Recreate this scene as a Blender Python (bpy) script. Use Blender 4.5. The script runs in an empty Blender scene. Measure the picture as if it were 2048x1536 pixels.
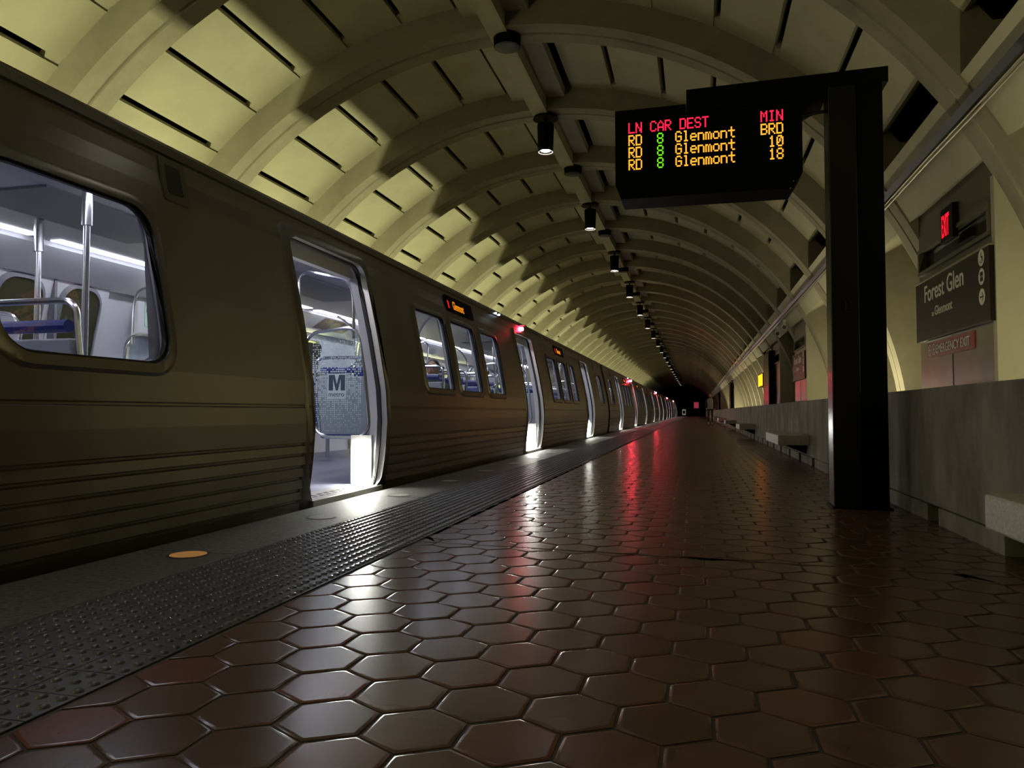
import bpy, math, random
from mathutils import Vector, Matrix
random.seed(7)
sc = bpy.context.scene
COL = sc.collection
PI = math.pi
# ------------------------------------------------------------ camera, world, exposure
F_PX, CX, CY, VPX, VPY, CAMH = 1500.0, 1024.0, 768.0, 1392.0, 824.0, 0.68
pit = math.atan((VPY - CY) / F_PX)
yaw = math.atan((VPX - CX) / F_PX * math.cos(pit))
fw = Vector((-math.sin(yaw) * math.cos(pit), math.cos(yaw) * math.cos(pit), math.sin(pit)))
rt = Vector((math.cos(yaw), math.sin(yaw), 0)); up = rt.cross(fw)
cd = bpy.data.cameras.new('camera'); cam = bpy.data.objects.new('camera', cd); COL.objects.link(cam)
cd.sensor_width = 36.0; cd.lens = F_PX / 2048 * 36.0; cd.clip_start = 0.05; cd.clip_end = 400
m = Matrix.Identity(4)
for i in range(3):
    m[i][0] = rt[i]; m[i][1] = up[i]; m[i][2] = -fw[i]
m[0][3], m[1][3], m[2][3] = 0, 0, CAMH
cam.matrix_world = m
sc.camera = cam
w = bpy.data.worlds.new('world'); sc.world = w; w.use_nodes = True
w.node_tree.nodes['Background'].inputs[0].default_value = (0.9, 0.8, 0.6, 1)
w.node_tree.nodes['Background'].inputs[1].default_value = 0.0012
sc.view_settings.view_transform = 'Standard'; sc.view_settings.look = 'None'
sc.view_settings.exposure = -0.06; sc.view_settings.gamma = 1.0; sc.view_settings.use_curve_mapping = False

VX, VZ, VR = -2.21, 0.22, 4.9           # vault centre and rib radius
RY0, RP, RW = 8.2, 2.44, 0.49            # first rib, rib pitch, rib width
KMIN, KMAX = -8, 48
def area(name, loc, sx, sy, power, color, rot=(0, 0, 0), spread=PI):
    l = bpy.data.lights.new(name, 'AREA'); l.shape = 'RECTANGLE'; l.size = sx; l.size_y = sy
    l.energy = power; l.color = color; l.spread = spread
    o = bpy.data.objects.new(name, l); o.location = loc; o.rotation_euler = rot; COL.objects.link(o); return o
RTILT = 60
LEFTC = (1.0, 0.99, 0.50); RIGHTC = (1.0, 0.92, 0.52)
LEFT_W, RIGHT_W = 52.0, 16.0
lightspots_left = [(-4 + 6.0 * i) for i in range(15)]
for y in lightspots_left:               # fluorescent cove beyond the track
    area('cove_tube_light', (-6.55, y, 0.66), 0.07, 5.6, LEFT_W * 5.6, LEFTC, (PI, 0, 0))
RIGHT_SEG = [(2.2, 5.6), (9.0, 15.2), (26.2, 32), (32.5, 38.5), (39, 45), (52, 58), (58.5, 65)]
for a, b in RIGHT_SEG:                  # fluorescent trough behind the parapet
    area('trough_tube_light', (1.80, (a + b) / 2, 0.74), 0.08, b - a, RIGHT_W * (b - a), RIGHTC, (PI, math.radians(RTILT), 0))

# ------------------------------------------------------------ helpers
class MB:
    def __init__(s): s.v = []; s.f = []
    def add(s, vs, fs):
        n = len(s.v); s.v += [tuple(p) for p in vs]; s.f += [tuple(i + n for i in f) for f in fs]; return s
    def quad(s, a, b, c, d): return s.add([a, b, c, d], [(0, 1, 2, 3)])
    def box(s, x0, x1, y0, y1, z0, z1):
        v = [(x, y, z) for x in (x0, x1) for y in (y0, y1) for z in (z0, z1)]
        return s.add(v, [(0, 1, 3, 2), (4, 6, 7, 5), (0, 4, 5, 1), (2, 3, 7, 6), (0, 2, 6, 4), (1, 5, 7, 3)])
    def prism(s, pts, fn0, fn1):
        a = [fn0(p) for p in pts]; b = [fn1(p) for p in pts]; n = len(pts)
        return s.add(a + b, [tuple(range(n))[::-1], tuple(range(n, 2 * n))] + [(i, (i + 1) % n, n + (i + 1) % n, n + i) for i in range(n)])
    def loft(s, rings, closed=True, caps=True):
        n = len(rings[0]); base = len(s.v)
        for r in rings: s.v += [tuple(p) for p in r]
        for k in range(len(rings) - 1):
            for i in range(n if closed else n - 1):
                j = (i + 1) % n
                s.f.append((base + k * n + i, base + k * n + j, base + (k + 1) * n + j, base + (k + 1) * n + i))
        if caps:
            s.f.append(tuple(base + i for i in range(n))[::-1]); s.f.append(tuple(base + (len(rings) - 1) * n + i for i in range(n)))
        return s
    def tube(s, pts, r, n=8):
        pts = [Vector(p) for p in pts]; rings = []
        t0 = (pts[1] - pts[0]).normalized(); ref = Vector((0, 0, 1)) if abs(t0.z) < 0.9 else Vector((1, 0, 0))
        u = t0.cross(ref).normalized()
        for i, p in enumerate(pts):
            t = ((pts[min(i + 1, len(pts) - 1)] - pts[max(i - 1, 0)])).normalized()
            u = (u - t * u.dot(t)).normalized(); v = t.cross(u)
            rr = r[i] if isinstance(r, (list, tuple)) else r
            rings.append([p + u * (rr * math.cos(2 * PI * k / n)) + v * (rr * math.sin(2 * PI * k / n)) for k in range(n)])
        return s.loft(rings)
    def cyl(s, x, y, z0, z1, r0, r1=None, n=20):
        r1 = r0 if r1 is None else r1
        return s.loft([[(x + r * math.cos(2 * PI * k / n), y + r * math.sin(2 * PI * k / n), z) for k in range(n)] for z, r in ((z0, r0), (z1, r1))])
    def build(s, name, mat, parent=None, smooth=False, bevel=0, loc=None):
        me = bpy.data.meshes.new(name); me.from_pydata(s.v, [], s.f); me.validate(); me.update()
        if smooth:
            me.polygons.foreach_set('use_smooth', [True] * len(me.polygons))
            me.set_sharp_from_angle(angle=math.radians(35))
        o = bpy.data.objects.new(name, me); COL.objects.link(o)
        for mm in (mat if isinstance(mat, (list, tuple)) else [mat]): me.materials.append(mm)
        if parent: o.parent = parent
        if loc: o.location = loc
        if bevel:
            b = o.modifiers.new('bevel', 'BEVEL'); b.width = bevel; b.segments = 2; b.limit_method = 'ANGLE'
        return o
def fix_normals(o):
    import bmesh
    bm = bmesh.new(); bm.from_mesh(o.data); bmesh.ops.recalc_face_normals(bm, faces=bm.faces); bm.to_mesh(o.data); bm.free(); return o
def tag(o, label=None, cat=None, group=None, kind=None):
    if label: o['label'] = label
    if cat: o['category'] = cat
    if group: o['group'] = group
    if kind: o['kind'] = kind
    return o
def thing(name, label, cat, loc=(0, 0, 0), group=None, parent=None):
    o = bpy.data.objects.new(name, None); COL.objects.link(o); o.location = loc; o.empty_display_size = 0.2
    if parent: o.parent = parent
    return tag(o, label, cat, group)
def copy_tree(o, parent=None, skip=()):
    c = o.copy(); COL.objects.link(c)
    if parent: c.parent = parent
    for ch in o.children:
        if ch.name.split('.')[0] in skip: continue
        copy_tree(ch, c, skip)
    return c
def arc_pts(p0, p1, p2, n=6):   # quadratic bend
    p0, p1, p2 = Vector(p0), Vector(p1), Vector(p2)
    return [p0 * (1 - t) ** 2 + p1 * 2 * t * (1 - t) + p2 * t * t for t in [i / n for i in range(n + 1)]]
def rrect(a0, a1, b0, b1, r, n=6):
    o = []
    for cx, cy, s in ((a1 - r, b1 - r, 0), (a0 + r, b1 - r, 1), (a0 + r, b0 + r, 2), (a1 - r, b0 + r, 3)):
        for k in range(n + 1):
            t = PI / 2 * (s + k / n); o.append((cx + r * math.cos(t), cy + r * math.sin(t)))
    r_ = []
    for i in range(len(o)):
        p, q = o[i], o[(i + 1) % len(o)]; L_ = math.hypot(q[0] - p[0], q[1] - p[1]); k = max(1, int(L_ / .12))
        r_ += [(p[0] + (q[0] - p[0]) * j / k, p[1] + (q[1] - p[1]) * j / k) for j in range(k)]
    return r_
def text_obj(txt, size, mat, name, parent=None, extrude=0.001, align='LEFT', rot=None, loc=(0, 0, 0), sx=1.0, bold=0.0):
    c = bpy.data.curves.new(name, 'FONT'); c.body = txt; c.size = size; c.extrude = extrude; c.align_x = align; c.offset = bold
    t = bpy.data.objects.new(name, c); COL.objects.link(t)
    dg = bpy.context.evaluated_depsgraph_get(); me = bpy.data.meshes.new_from_object(t.evaluated_get(dg))
    bpy.data.objects.remove(t); me.materials.clear(); me.materials.append(mat)
    for v in me.vertices: v.co.x *= sx
    o = bpy.data.objects.new(name, me); COL.objects.link(o)
    if rot: o.rotation_euler = rot
    o.location = loc
    if parent: o.parent = parent
    return o

# ------------------------------------------------------------ materials
def mat(name, color=(.5, .5, .5), rough=.5, metal=0, spec=.5, noise=None, bump=0, bscale=30, emit=None, estr=0, rvar=0, coat=0, streak=0, aniso=0):
    m = bpy.data.materials.new(name); m.use_nodes = True; nt = m.node_tree; N = nt.nodes; L = nt.links
    b = N['Principled BSDF']; b.inputs['Base Color'].default_value = (*color, 1); b.inputs['Roughness'].default_value = rough
    b.inputs['Metallic'].default_value = metal; b.inputs['Specular IOR Level'].default_value = spec; b.inputs['Coat Weight'].default_value = coat
    b.inputs['Coat Roughness'].default_value = .08
    if aniso:
        b.inputs['Anisotropic'].default_value = aniso
        cv = N.new('ShaderNodeCombineXYZ'); cv.inputs[2].default_value = 1.0; L.new(cv.outputs[0], b.inputs['Tangent'])
    if emit: b.inputs['Emission Color'].default_value = (*emit, 1); b.inputs['Emission Strength'].default_value = estr
    tc = N.new('ShaderNodeTexCoord')
    if noise:   # (scale, contrast colour 2)
        n = N.new('ShaderNodeTexNoise'); n.inputs['Scale'].default_value = noise[0]; n.inputs['Detail'].default_value = 8; n.inputs['Roughness'].default_value = .65
        mp = N.new('ShaderNodeMapping'); L.new(tc.outputs['Object'], mp.inputs[0])
        if streak: mp.inputs['Scale'].default_value = (1, 1, streak)
        L.new(mp.outputs[0], n.inputs['Vector'])
        r = N.new('ShaderNodeValToRGB'); r.color_ramp.elements[0].position = .35; r.color_ramp.elements[1].position = .68
        r.color_ramp.elements[0].color = (*noise[1], 1); r.color_ramp.elements[1].color = (*color, 1)
        L.new(n.outputs[0], r.inputs[0]); L.new(r.outputs[0], b.inputs['Base Color'])
    if rvar:
        n3 = N.new('ShaderNodeTexNoise'); n3.inputs['Scale'].default_value = 6; n3.inputs['Detail'].default_value = 6; L.new(tc.outputs['Object'], n3.inputs['Vector'])
        mr = N.new('ShaderNodeMapRange'); mr.inputs[1].default_value = .3; mr.inputs[2].default_value = .7
        mr.inputs[3].default_value = max(.02, rough - rvar); mr.inputs[4].default_value = rough + rvar
        L.new(n3.outputs[0], mr.inputs[0]); L.new(mr.outputs[0], b.inputs['Roughness'])
    if bump:
        n2 = N.new('ShaderNodeTexNoise'); n2.inputs['Scale'].default_value = bscale; n2.inputs['Detail'].default_value = 6; L.new(tc.outputs['Object'], n2.inputs['Vector'])
        bp = N.new('ShaderNodeBump'); bp.inputs['Strength'].default_value = bump; bp.inputs['Distance'].default_value = .01
        L.new(n2.outputs[0], bp.inputs['Height']); L.new(bp.outputs[0], b.inputs['Normal'])
    return m
def emis(name, color, strength):
    m = bpy.data.materials.new(name); m.use_nodes = True; nt = m.node_tree; nt.nodes.clear()
    e = nt.nodes.new('ShaderNodeEmission'); e.inputs[0].default_value = (*color, 1); e.inputs[1].default_value = strength
    o = nt.nodes.new('ShaderNodeOutputMaterial'); nt.links.new(e.outputs[0], o.inputs[0]); return m
def glass(name, tint=(.9, .93, .95), refl=1.0, rough=.02, fog=0):
    m = bpy.data.materials.new(name); m.use_nodes = True; nt = m.node_tree; nt.nodes.clear(); N = nt.nodes; L = nt.links
    t = N.new('ShaderNodeBsdfTransparent'); t.inputs[0].default_value = (*tint, 1)
    g = N.new('ShaderNodeBsdfGlossy'); g.inputs['Roughness'].default_value = rough
    f = N.new('ShaderNodeFresnel'); f.inputs[0].default_value = 1.45
    mu = N.new('ShaderNodeMath'); mu.operation = 'MULTIPLY'; mu.inputs[1].default_value = refl
    mx = N.new('ShaderNodeMixShader'); o = N.new('ShaderNodeOutputMaterial')
    L.new(f.outputs[0], mu.inputs[0]); L.new(mu.outputs[0], mx.inputs[0]); L.new(t.outputs[0], mx.inputs[1]); L.new(g.outputs[0], mx.inputs[2])
    L.new(mx.outputs[0], o.inputs[0]); return m

M = {}
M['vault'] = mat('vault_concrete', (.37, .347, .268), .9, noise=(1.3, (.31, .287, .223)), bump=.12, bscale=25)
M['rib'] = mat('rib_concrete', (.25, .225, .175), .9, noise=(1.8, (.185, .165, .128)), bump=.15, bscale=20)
M['parapet'] = mat('parapet_concrete', (.30, .27, .225), .8, noise=(2.6, (.11, .095, .08)), streak=.45, bump=.2, bscale=18)
M['void'] = mat('void_shade_black', (.012, .01, .009), .95)  # near-black colour stands in for shade in slots, recesses and voids
M['granite'] = mat('edge_granite', (.17, .165, .15), .6, noise=(38, (.05, .048, .043)), bump=.1, bscale=120)
M['bench'] = mat('bench_granite', (.56, .55, .52), .55, noise=(70, (.36, .35, .33)))
M['tactile'] = mat('tactile_rubber', (.075, .072, .078), .34, noise=(9, (.05, .05, .055)))
M['grout'] = mat('tile_grout', (.045, .035, .028), .7)
M['steel'] = mat('car_stainless', (.325, .312, .285), .34, metal=1, noise=(.8, (.28, .266, .24)), streak=.35, aniso=.75)
M['steel_dark'] = mat('window_gasket_metal', (.25, .235, .21), .33, metal=1)
M['jamb'] = mat('door_jamb_steel', (.62, .60, .55), .35, metal=.8)
M['black'] = mat('black_rubber', (.012, .012, .012), .5)
M['pylon'] = mat('black_pylon_gloss', (.006, .0065, .008), .2, spec=.35)
M['pylon_matte'] = mat('black_pylon_matte', (.004, .004, .004), .6, spec=.06)
M['liner'] = mat('car_liner_grey', (.52, .52, .56), .45)
M['ceil'] = mat('car_ceiling_grey', (.36, .36, .40), .5)
M['vent'] = mat('car_ceiling_vent', (.14, .14, .16), .5)
M['floorin'] = mat('car_floor_blue', (.22, .23, .29), .35, noise=(40, (.17, .18, .24)))
M['blue'] = mat('seat_vinyl_blue', (.045, .06, .26), .38)
M['seatgrey'] = mat('seat_shell_grey', (.50, .51, .53), .4)
M['pole'] = mat('brushed_pole', (.72, .72, .74), .22, metal=1)
M['glass'] = glass('window_glass')
M['wglass'] = glass('windscreen_glass', (.80, .90, .94), .8)
M['frit'] = mat('frosted_white_frit', (.70, .80, .84), .6)
M['darkglass'] = mat('dark_tunnel_glass', (.045, .042, .02), .06, spec=.6)
M['strip'] = emis('led_strip', (.88, .88, 1.0), 17.0)
M['threshold'] = emis('threshold_lamp', (1, .99, .88), 135)
M['redlamp'] = emis('red_door_lamp', (1, .03, .06), 1500)
M['redlamp_near'] = emis('red_door_lamp_near', (1, .03, .06), 90)
M['reddot'] = emis('small_red_lamp', (1, .12, .05), 5)
M['whitedot'] = emis('small_white_lamp', (.6, .85, 1), 9)
M['led_red'] = emis('led_red', (1, .018, .06), 1.6)
M['led_amber'] = emis('led_amber', (1, .42, .035), 1.5)
M['led_green'] = emis('led_green', (.22, .95, .015), 1.0)
M['dest_amber'] = emis('destination_amber', (1, .30, .01), 1.1)
M['dest_red'] = emis('destination_red', (1, .02, .02), .8)
M['exit'] = emis('exit_red', (1, .012, .03), 1.3)
M['lampglow'] = emis('pendant_glow', (1, .97, .90), 40)
M['lampglow_warm'] = emis('pendant_ring', (1, .9, .75), 1.2)
M['sign'] = mat('station_sign_brown', (.010, .007, .005), .42, spec=.12)
M['signtext'] = mat('sign_lettering', (.68, .66, .60), .5)
M['door'] = mat('exit_door_steel', (.16, .155, .14), .28, metal=.85, noise=(2, (.11, .105, .095)))
M['doorframe'] = mat('exit_frame_brown', (.07, .058, .04), .5)
M['doorglass'] = mat('exit_transom_glass', (.012, .010, .008), .12, spec=.6)
M['redsign'] = mat('emergency_red', (.26, .035, .025), .6)
M['signal_amber'] = mat('edge_lens_amber', (.62, .33, .12), .4, emit=(1, .45, .12), estr=.16)
M['signal_off'] = mat('edge_lens_grey', (.42, .41, .35), .4)
M['pipe'] = mat('conduit_pipe', (.30, .27, .24), .45, metal=.8)
M['white'] = mat('white_plastic', (.62, .62, .60), .4)
M['advert'] = mat('advert_panel', (.045, .05, .07), .25, noise=(7, (.30, .20, .12)))
M['map'] = mat('route_map_paper', (.42, .60, .50), .6)
M['mapink'] = mat('route_map_ink', (.05, .08, .13), .6)
M['mesh'] = M['liner']

# tile material: per-tile variation
def tile_mat():
    m = mat('hex_tile_brown', (.10, .042, .028), .24, spec=.75)
    nt = m.node_tree; N = nt.nodes; L = nt.links; b = N['Principled BSDF']
    g = N.new('ShaderNodeNewGeometry'); r = N.new('ShaderNodeValToRGB'); cr = r.color_ramp
    cr.elements[0].color = (.100, .052, .040, 1); cr.elements[1].color = (.145, .048, .036, 1)
    e = cr.elements.new(.45); e.color = (.115, .062, .046, 1); e = cr.elements.new(.75); e.color = (.125, .068, .050, 1)
    L.new(g.outputs['Random Per Island'], r.inputs[0])
    tc = N.new('ShaderNodeTexCoord'); n = N.new('ShaderNodeTexNoise'); n.inputs['Scale'].default_value = 5; n.inputs['Detail'].default_value = 2.5
    L.new(tc.outputs['Object'], n.inputs['Vector'])
    r2 = N.new('ShaderNodeValToRGB'); r2.color_ramp.elements[0].position = .2; r2.color_ramp.elements[0].color = (.62, .6, .6, 1)
    r2.color_ramp.elements[1].position = .7; r2.color_ramp.elements[1].color = (1, 1, 1, 1); L.new(n.outputs[0], r2.inputs[0])
    mx = N.new('ShaderNodeMix'); mx.data_type = 'RGBA'; mx.blend_type = 'MULTIPLY'; mx.inputs[0].default_value = .8
    L.new(r.outputs[0], mx.inputs[6]); L.new(r2.outputs[0], mx.inputs[7]); L.new(mx.outputs[2], b.inputs['Base Color'])
    return m
M['tile'] = tile_mat()

# ------------------------------------------------------------ the setting: floor
XR, XT0, XT1, XE = 1.42, -2.13, -1.425, -2.665    # parapet, tactile strip, platform edge
YEND = 124.0
JY = 3.62
def clip(poly, a, b, c):         # keep a*x+b*y<=c
    out = []
    for i in range(len(poly)):
        p, q = poly[i], poly[(i + 1) % len(poly)]
        dp, dq = a * p[0] + b * p[1] - c, a * q[0] + b * q[1] - c
        if dp <= 0: out.append(p)
        if (dp < 0 < dq) or (dq < 0 < dp):
            t = dp / (dp - dq); out.append((p[0] + (q[0] - p[0]) * t, p[1] + (q[1] - p[1]) * t))
    return out
def inset(poly, d):
    n = len(poly); L = []
    for i in range(n):
        p, q = Vector(poly[i]), Vector(poly[(i + 1) % n]); e = (q - p)
        if e.length < 1e-5: continue
        e.normalize(); nn = Vector((-e.y, e.x)); L.append((p + nn * d, e))
    out = []
    for i in range(len(L)):
        (p, e), (q, f) = L[i - 1], L[i]
        cr = e.x * f.y - e.y * f.x
        if abs(cr) < 1e-4: continue
        t = ((q - p).x * f.y - (q - p).y * f.x) / cr; out.append(tuple(p + e * t))
    return out
def parea(p): return sum(p[i - 1][0] * p[i][1] - p[i][0] * p[i - 1][1] for i in range(len(p))) / 2
mb = MB()
S = .208; RS = .1801; HR = S / math.sqrt(3)
def hexgrid(x0, y0, ylo, yhi, skew, cliplist):
    j = int((ylo - y0) / RS) - 2
    while y0 + RS * j < yhi + .2:
        for i in range(-6, 16):
            x = x0 + S * i + (S / 2 if j % 2 else 0)
            if x < XT1 - .15 or x > XR + .15: continue
            y = y0 + RS * j + skew * (x - x0)
            P = [(x + HR * math.sin(-PI / 3 * k), y + HR * math.cos(PI / 3 * k)) for k in range(6)]
            for c in cliplist: P = clip(P, *c)
            if len(P) < 3 or parea(P) < .0016: continue
            A = inset(P, .0042)
            if len(A) < 3 or parea(A) < .0008: continue
            B = inset(A, .0035); C = inset(A, .0085); D = inset(A, .0105)
            if len(B) != len(A) or len(C) != len(A) or len(D) != len(A) or parea(D) < .0003: continue
            tz = random.uniform(-.0006, .0006); n = len(A)
            rg = [[(p[0], p[1], -.008) for p in A], [(p[0], p[1], -.0022 + tz) for p in A], [(p[0], p[1], -.0006 + tz) for p in B], [(p[0], p[1], tz) for p in C], [(p[0], p[1], tz) for p in D]]
            base = len(mb.v)
            for r_ in rg: mb.v.extend(r_)
            for k in range(4):
                for q in range(n):
                    mb.f.append((base + k * n + q, base + k * n + (q + 1) % n, base + (k + 1) * n + (q + 1) % n, base + (k + 1) * n + q))
            mb.f.append(tuple(base + 4 * n + q for q in range(n)))
        j += 1
edge = [(-1, 0, -XT1), (1, 0, XR)]
jn = (.085, 1)   # joint line: y + .085x = const
hexgrid(-.905, 1.73, -.4, JY, -.030, edge + [(jn[0], jn[1], JY)])
hexgrid(-.800, 3.755, JY, 62, -.010, edge + [(-jn[0], -jn[1], -JY - .004), (0, 1, 62)])
fl = mb.build('floor', M['tile'], smooth=True); tag(fl, kind='structure')
b2 = MB().box(XT1 - .01, XR + .3, -9, YEND, -.30, -.0042); o = b2.build('floor', M['grout']); tag(o, kind='structure')
far = MB().box(XT1, XR, 62, YEND, -.01, 0); o = far.build('floor', M['tile']); tag(o, kind='structure')
# tactile strip
mb = MB(); mb.box(XT0 + .006, XT1 - .008, -9, YEND, -.3, -.006)
px = (XT1 - .012 - XT0 - .006) / 4
y = -2.0 + .072
while y < 60:
    for i in range(4):
        x0 = XT0 + .006 + px * i
        mb.box(x0 + .0018, x0 + px - .0018, y + .0018, y + .1482, -.006, 0)
        if y < 30:
            for a in range(3):
                for b in range(3):
                    cx_, cy_ = x0 + px * (a + .5) / 3, y + .15 * (b + .5) / 3
                    nn = 10 if y < 6 else 6
                    rg = [[(cx_ + r * math.cos(2 * PI * k / nn), cy_ + r * math.sin(2 * PI * k / nn), z) for k in range(nn)] for r, z in ((.0150, 0), (.0120, .0048), (.0080, .0068))]
                    base = len(mb.v)
                    for r_ in rg: mb.v.extend(r_)
                    for k in range(2):
                        for q in range(nn): mb.f.append((base + k * nn + q, base + k * nn + (q + 1) % nn, base + (k + 1) * nn + (q + 1) % nn, base + (k + 1) * nn + q))
                    mb.f.append(tuple(base + 2 * nn + q for q in range(nn)))
        else:
            for a in range(3): mb.box(x0 + px * (a + .5) / 3 - .011, x0 + px * (a + .5) / 3 + .011, y, y + .149, 0, .0035)
    y += .15
o = mb.build('tactile_strip', M['tactile'], smooth=True); tag(o, 'dark grey strip of truncated dome tiles along the platform edge', 'tactile paving')
mb = MB()
y = -9
while y < YEND:
    mb.box(XE, XT0, y + .003, min(y + 2.44, YEND) - .003, -.32, 0); y += 2.44
o = mb.build('floor', M['granite'], bevel=.004); tag(o, kind='structure')
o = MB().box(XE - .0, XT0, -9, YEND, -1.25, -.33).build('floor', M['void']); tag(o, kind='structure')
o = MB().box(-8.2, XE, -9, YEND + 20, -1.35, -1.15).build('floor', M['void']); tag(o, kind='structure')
# edge light discs
proto = None
names = {3.13: 'round amber-lit lens nearest in the granite edge beside the train', 4.43: 'round unlit pale lens in the granite edge beside the open train door'}
for i in range(22):
    y = 3.13 + 1.31 * i
    mb = MB(); mb.cyl(0, 0, -.01, .0035, .088, .084, 28)
    nm = 'platform_edge_light'
    if i < 2:
        o = mb.build(nm, M['signal_amber'] if i == 0 else M['signal_off'], smooth=True)
        if i == 1: proto = o
        MB().loft([[(r * math.cos(2 * PI * k / 28), r * math.sin(2 * PI * k / 28), z) for k in range(28)] for r, z in ((.094, -.005), (.094, .003), (.086, .0036))], caps=False).build('rim', M['steel_dark'], o)
    else: o = copy_tree(proto)
    o.location = (-2.355, y, 0)
    lab = ['round amber-lit lens nearest the camera, set in the granite edge beside the train',
           'pale unlit round lens set in the granite edge, second from the camera', 'pale unlit round lens in the granite edge, just past the nearest open train door',
           'pale unlit round lens in the granite edge, second past the nearest open door', 'pale unlit round lens in the granite edge under the first of three train windows',
           'pale unlit round lens in the granite edge under the middle of three train windows', 'round lens in the granite edge just before the second open train door'][i] if i < 7 else 'small pale round lens in the far stretch of granite platform edge'
    tag(o, lab, 'platform light', 'round lights set in the platform edge')

# ------------------------------------------------------------ vault
def vp(R, th, y): t = math.radians(th); return (VX + R * math.sin(t), y, VZ + R * math.cos(t))
def sweep(mb, y0, y1, R0, R1, t0, t1, step=3.0):      # solid block of arc
    n = max(1, int(round(abs(t1 - t0) / step)))
    mb.loft([[vp(R0, t, y0), vp(R0, t, y1), vp(R1, t, y1), vp(R1, t, y0)] for t in [t0 + (t1 - t0) * i / n for i in range(n + 1)]])
prof = [(0, 5.62), (0, VR), (.205, VR), (.222, VR + .028), (.245, VR + .028), (.262, VR + .004), (RW - .012, VR + .012), (RW, VR + .03), (RW, 5.62)]
mb = MB(); n = 84; t0, t1 = -104, 99
mb.loft([[vp(R if R < 5.6 or t0 + (t1 - t0) * i / n > 55.2 else 5.30, t0 + (t1 - t0) * i / n, yy) for yy, R in prof] for i in range(n + 1)])
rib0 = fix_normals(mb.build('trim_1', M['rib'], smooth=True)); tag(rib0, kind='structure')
rib0.location.y = RY0
ribs = [rib0]; idx = 2
for k in range(KMIN, KMAX + 1):
    if k == 0: continue
    o = rib0.copy(); COL.objects.link(o); o.name = 'trim_%d' % idx; idx += 1; o.location.y = RY0 + RP * k
PE = [5.0, 12.4, 20.4, 28.2, 36.0, 43.8]
mb = MB()
g = .42
bays = []
for side in (-1, 1):
    E_ = PE + ([51.6, 59.4, 67.2, 75, 83, 91, 99] if side < 0 else [51.2])
    for a, b in zip(E_[:-1], E_[1:]):
        sweep(mb, 0, RP - RW + .02, 5.20, 5.30, side * (a + g), side * (b - (g if b not in (51.2, 99) else 0)), 2.7)
        sweep(mb, RP - RW - .16, RP - RW + .02, 5.212, 5.29, side * (b - g - .1), side * (b + g + .1), 2) if b not in (51.2, 99) else None
sweep(mb, 0, RP - RW, 5.07, 5.2, -4.4, 4.4, 2.2)
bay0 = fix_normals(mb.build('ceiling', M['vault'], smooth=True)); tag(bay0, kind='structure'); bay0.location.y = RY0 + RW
for k in range(KMIN, KMAX):
    if k == 0: continue
    o = bay0.copy(); COL.objects.link(o); o.location.y = RY0 + RP * k + RW
Y0, Y1 = RY0 + RP * KMIN, RY0 + RP * KMAX + RW
mb = MB(); sweep(mb, Y0, Y1, 5.95, 6.2, -104, 56.5); o = mb.build('ceiling', M['void']); tag(o, kind='structure')  # near-black backing sheet, paints the slots between panels as shade
mb = MB(); sweep(mb, Y0, Y1, 4.875, 5.06, -1.35, 1.35, 1.3); o = mb.build('ceiling', M['vault']); tag(o, kind='structure')
# right-hand beam, niche back
mb = MB(); sweep(mb, Y0, Y1, VR + .016, 6.0, 55.0, 61.3, 1.6); o = fix_normals(mb.build('wall_right', M['vault'], smooth=True)); tag(o, kind='structure')
mb = MB(); sweep(mb, Y0, Y1, 5.52, 5.8, 60, 99); o = fix_normals(mb.build('wall_right', M['vault'], smooth=True)); tag(o, kind='structure')
# tiny splayed shoulders under the beam at each rib
# ------------------------------------------------------------ parapet
mb = MB(); mb.box(XR, XR + .16, -9, YEND, .105, .83)
o = mb.build('wall_parapet', M['parapet'], bevel=.006); tag(o, kind='structure')
mb = MB(); y = 3.93 - 1.22 * 10
while y < YEND - 2:
    mb.box(XR - .004, XR + .15, y + .11, y + 1.22 - .11, -.02, .10); y += 1.22
o = mb.build('baseboard_right', M['parapet'], bevel=.004); tag(o, kind='structure')
o = MB().box(XR + .1, XR + .17, -9, YEND, -.1, .12).build('wall_parapet', M['void']); tag(o, kind='structure')
o = MB().box(XR + .15, 3.4, -9, YEND, -.3, .45).build('wall_niche', M['void']); tag(o, kind='structure')
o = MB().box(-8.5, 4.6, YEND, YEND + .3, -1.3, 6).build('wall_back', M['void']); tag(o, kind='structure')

# conduits below the coffers
def bp(R, th): return (VX + R * math.sin(math.radians(th)), VZ + R * math.cos(math.radians(th)))
for th, r, lab in ((57.85, .0075, 'upper thin metal conduit running along the right vault beam'), (58.18, .011, 'lower thicker metal conduit running along the right vault beam')):
    mb = MB(); mb.tube([(bp(4.872, th)[0] - (.006 if i % 3 == 0 else 0), Y0 + i * 1.22, bp(4.872, th)[1] + .004 * math.sin(i * 1.7)) for i in range(int((Y1 - Y0) / 1.22))], r, 8)
    o = mb.build('conduit', M['pipe'], smooth=True); tag(o, lab, 'conduit')
mb = MB(); mb.prism([bp(4.897, 56.85), bp(4.897, 57.65), bp(4.86, 57.6), bp(4.86, 56.9)], lambda p: (p[0], Y0, p[1]), lambda p: (p[0], Y1, p[1]))  # black strip drawn where only a shadow line runs above the conduits
o = mb.build('shadow_strip', M['black']); tag(o, 'black strip standing in for the shadow line along the right vault beam behind the conduits', 'shadow strip')

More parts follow.
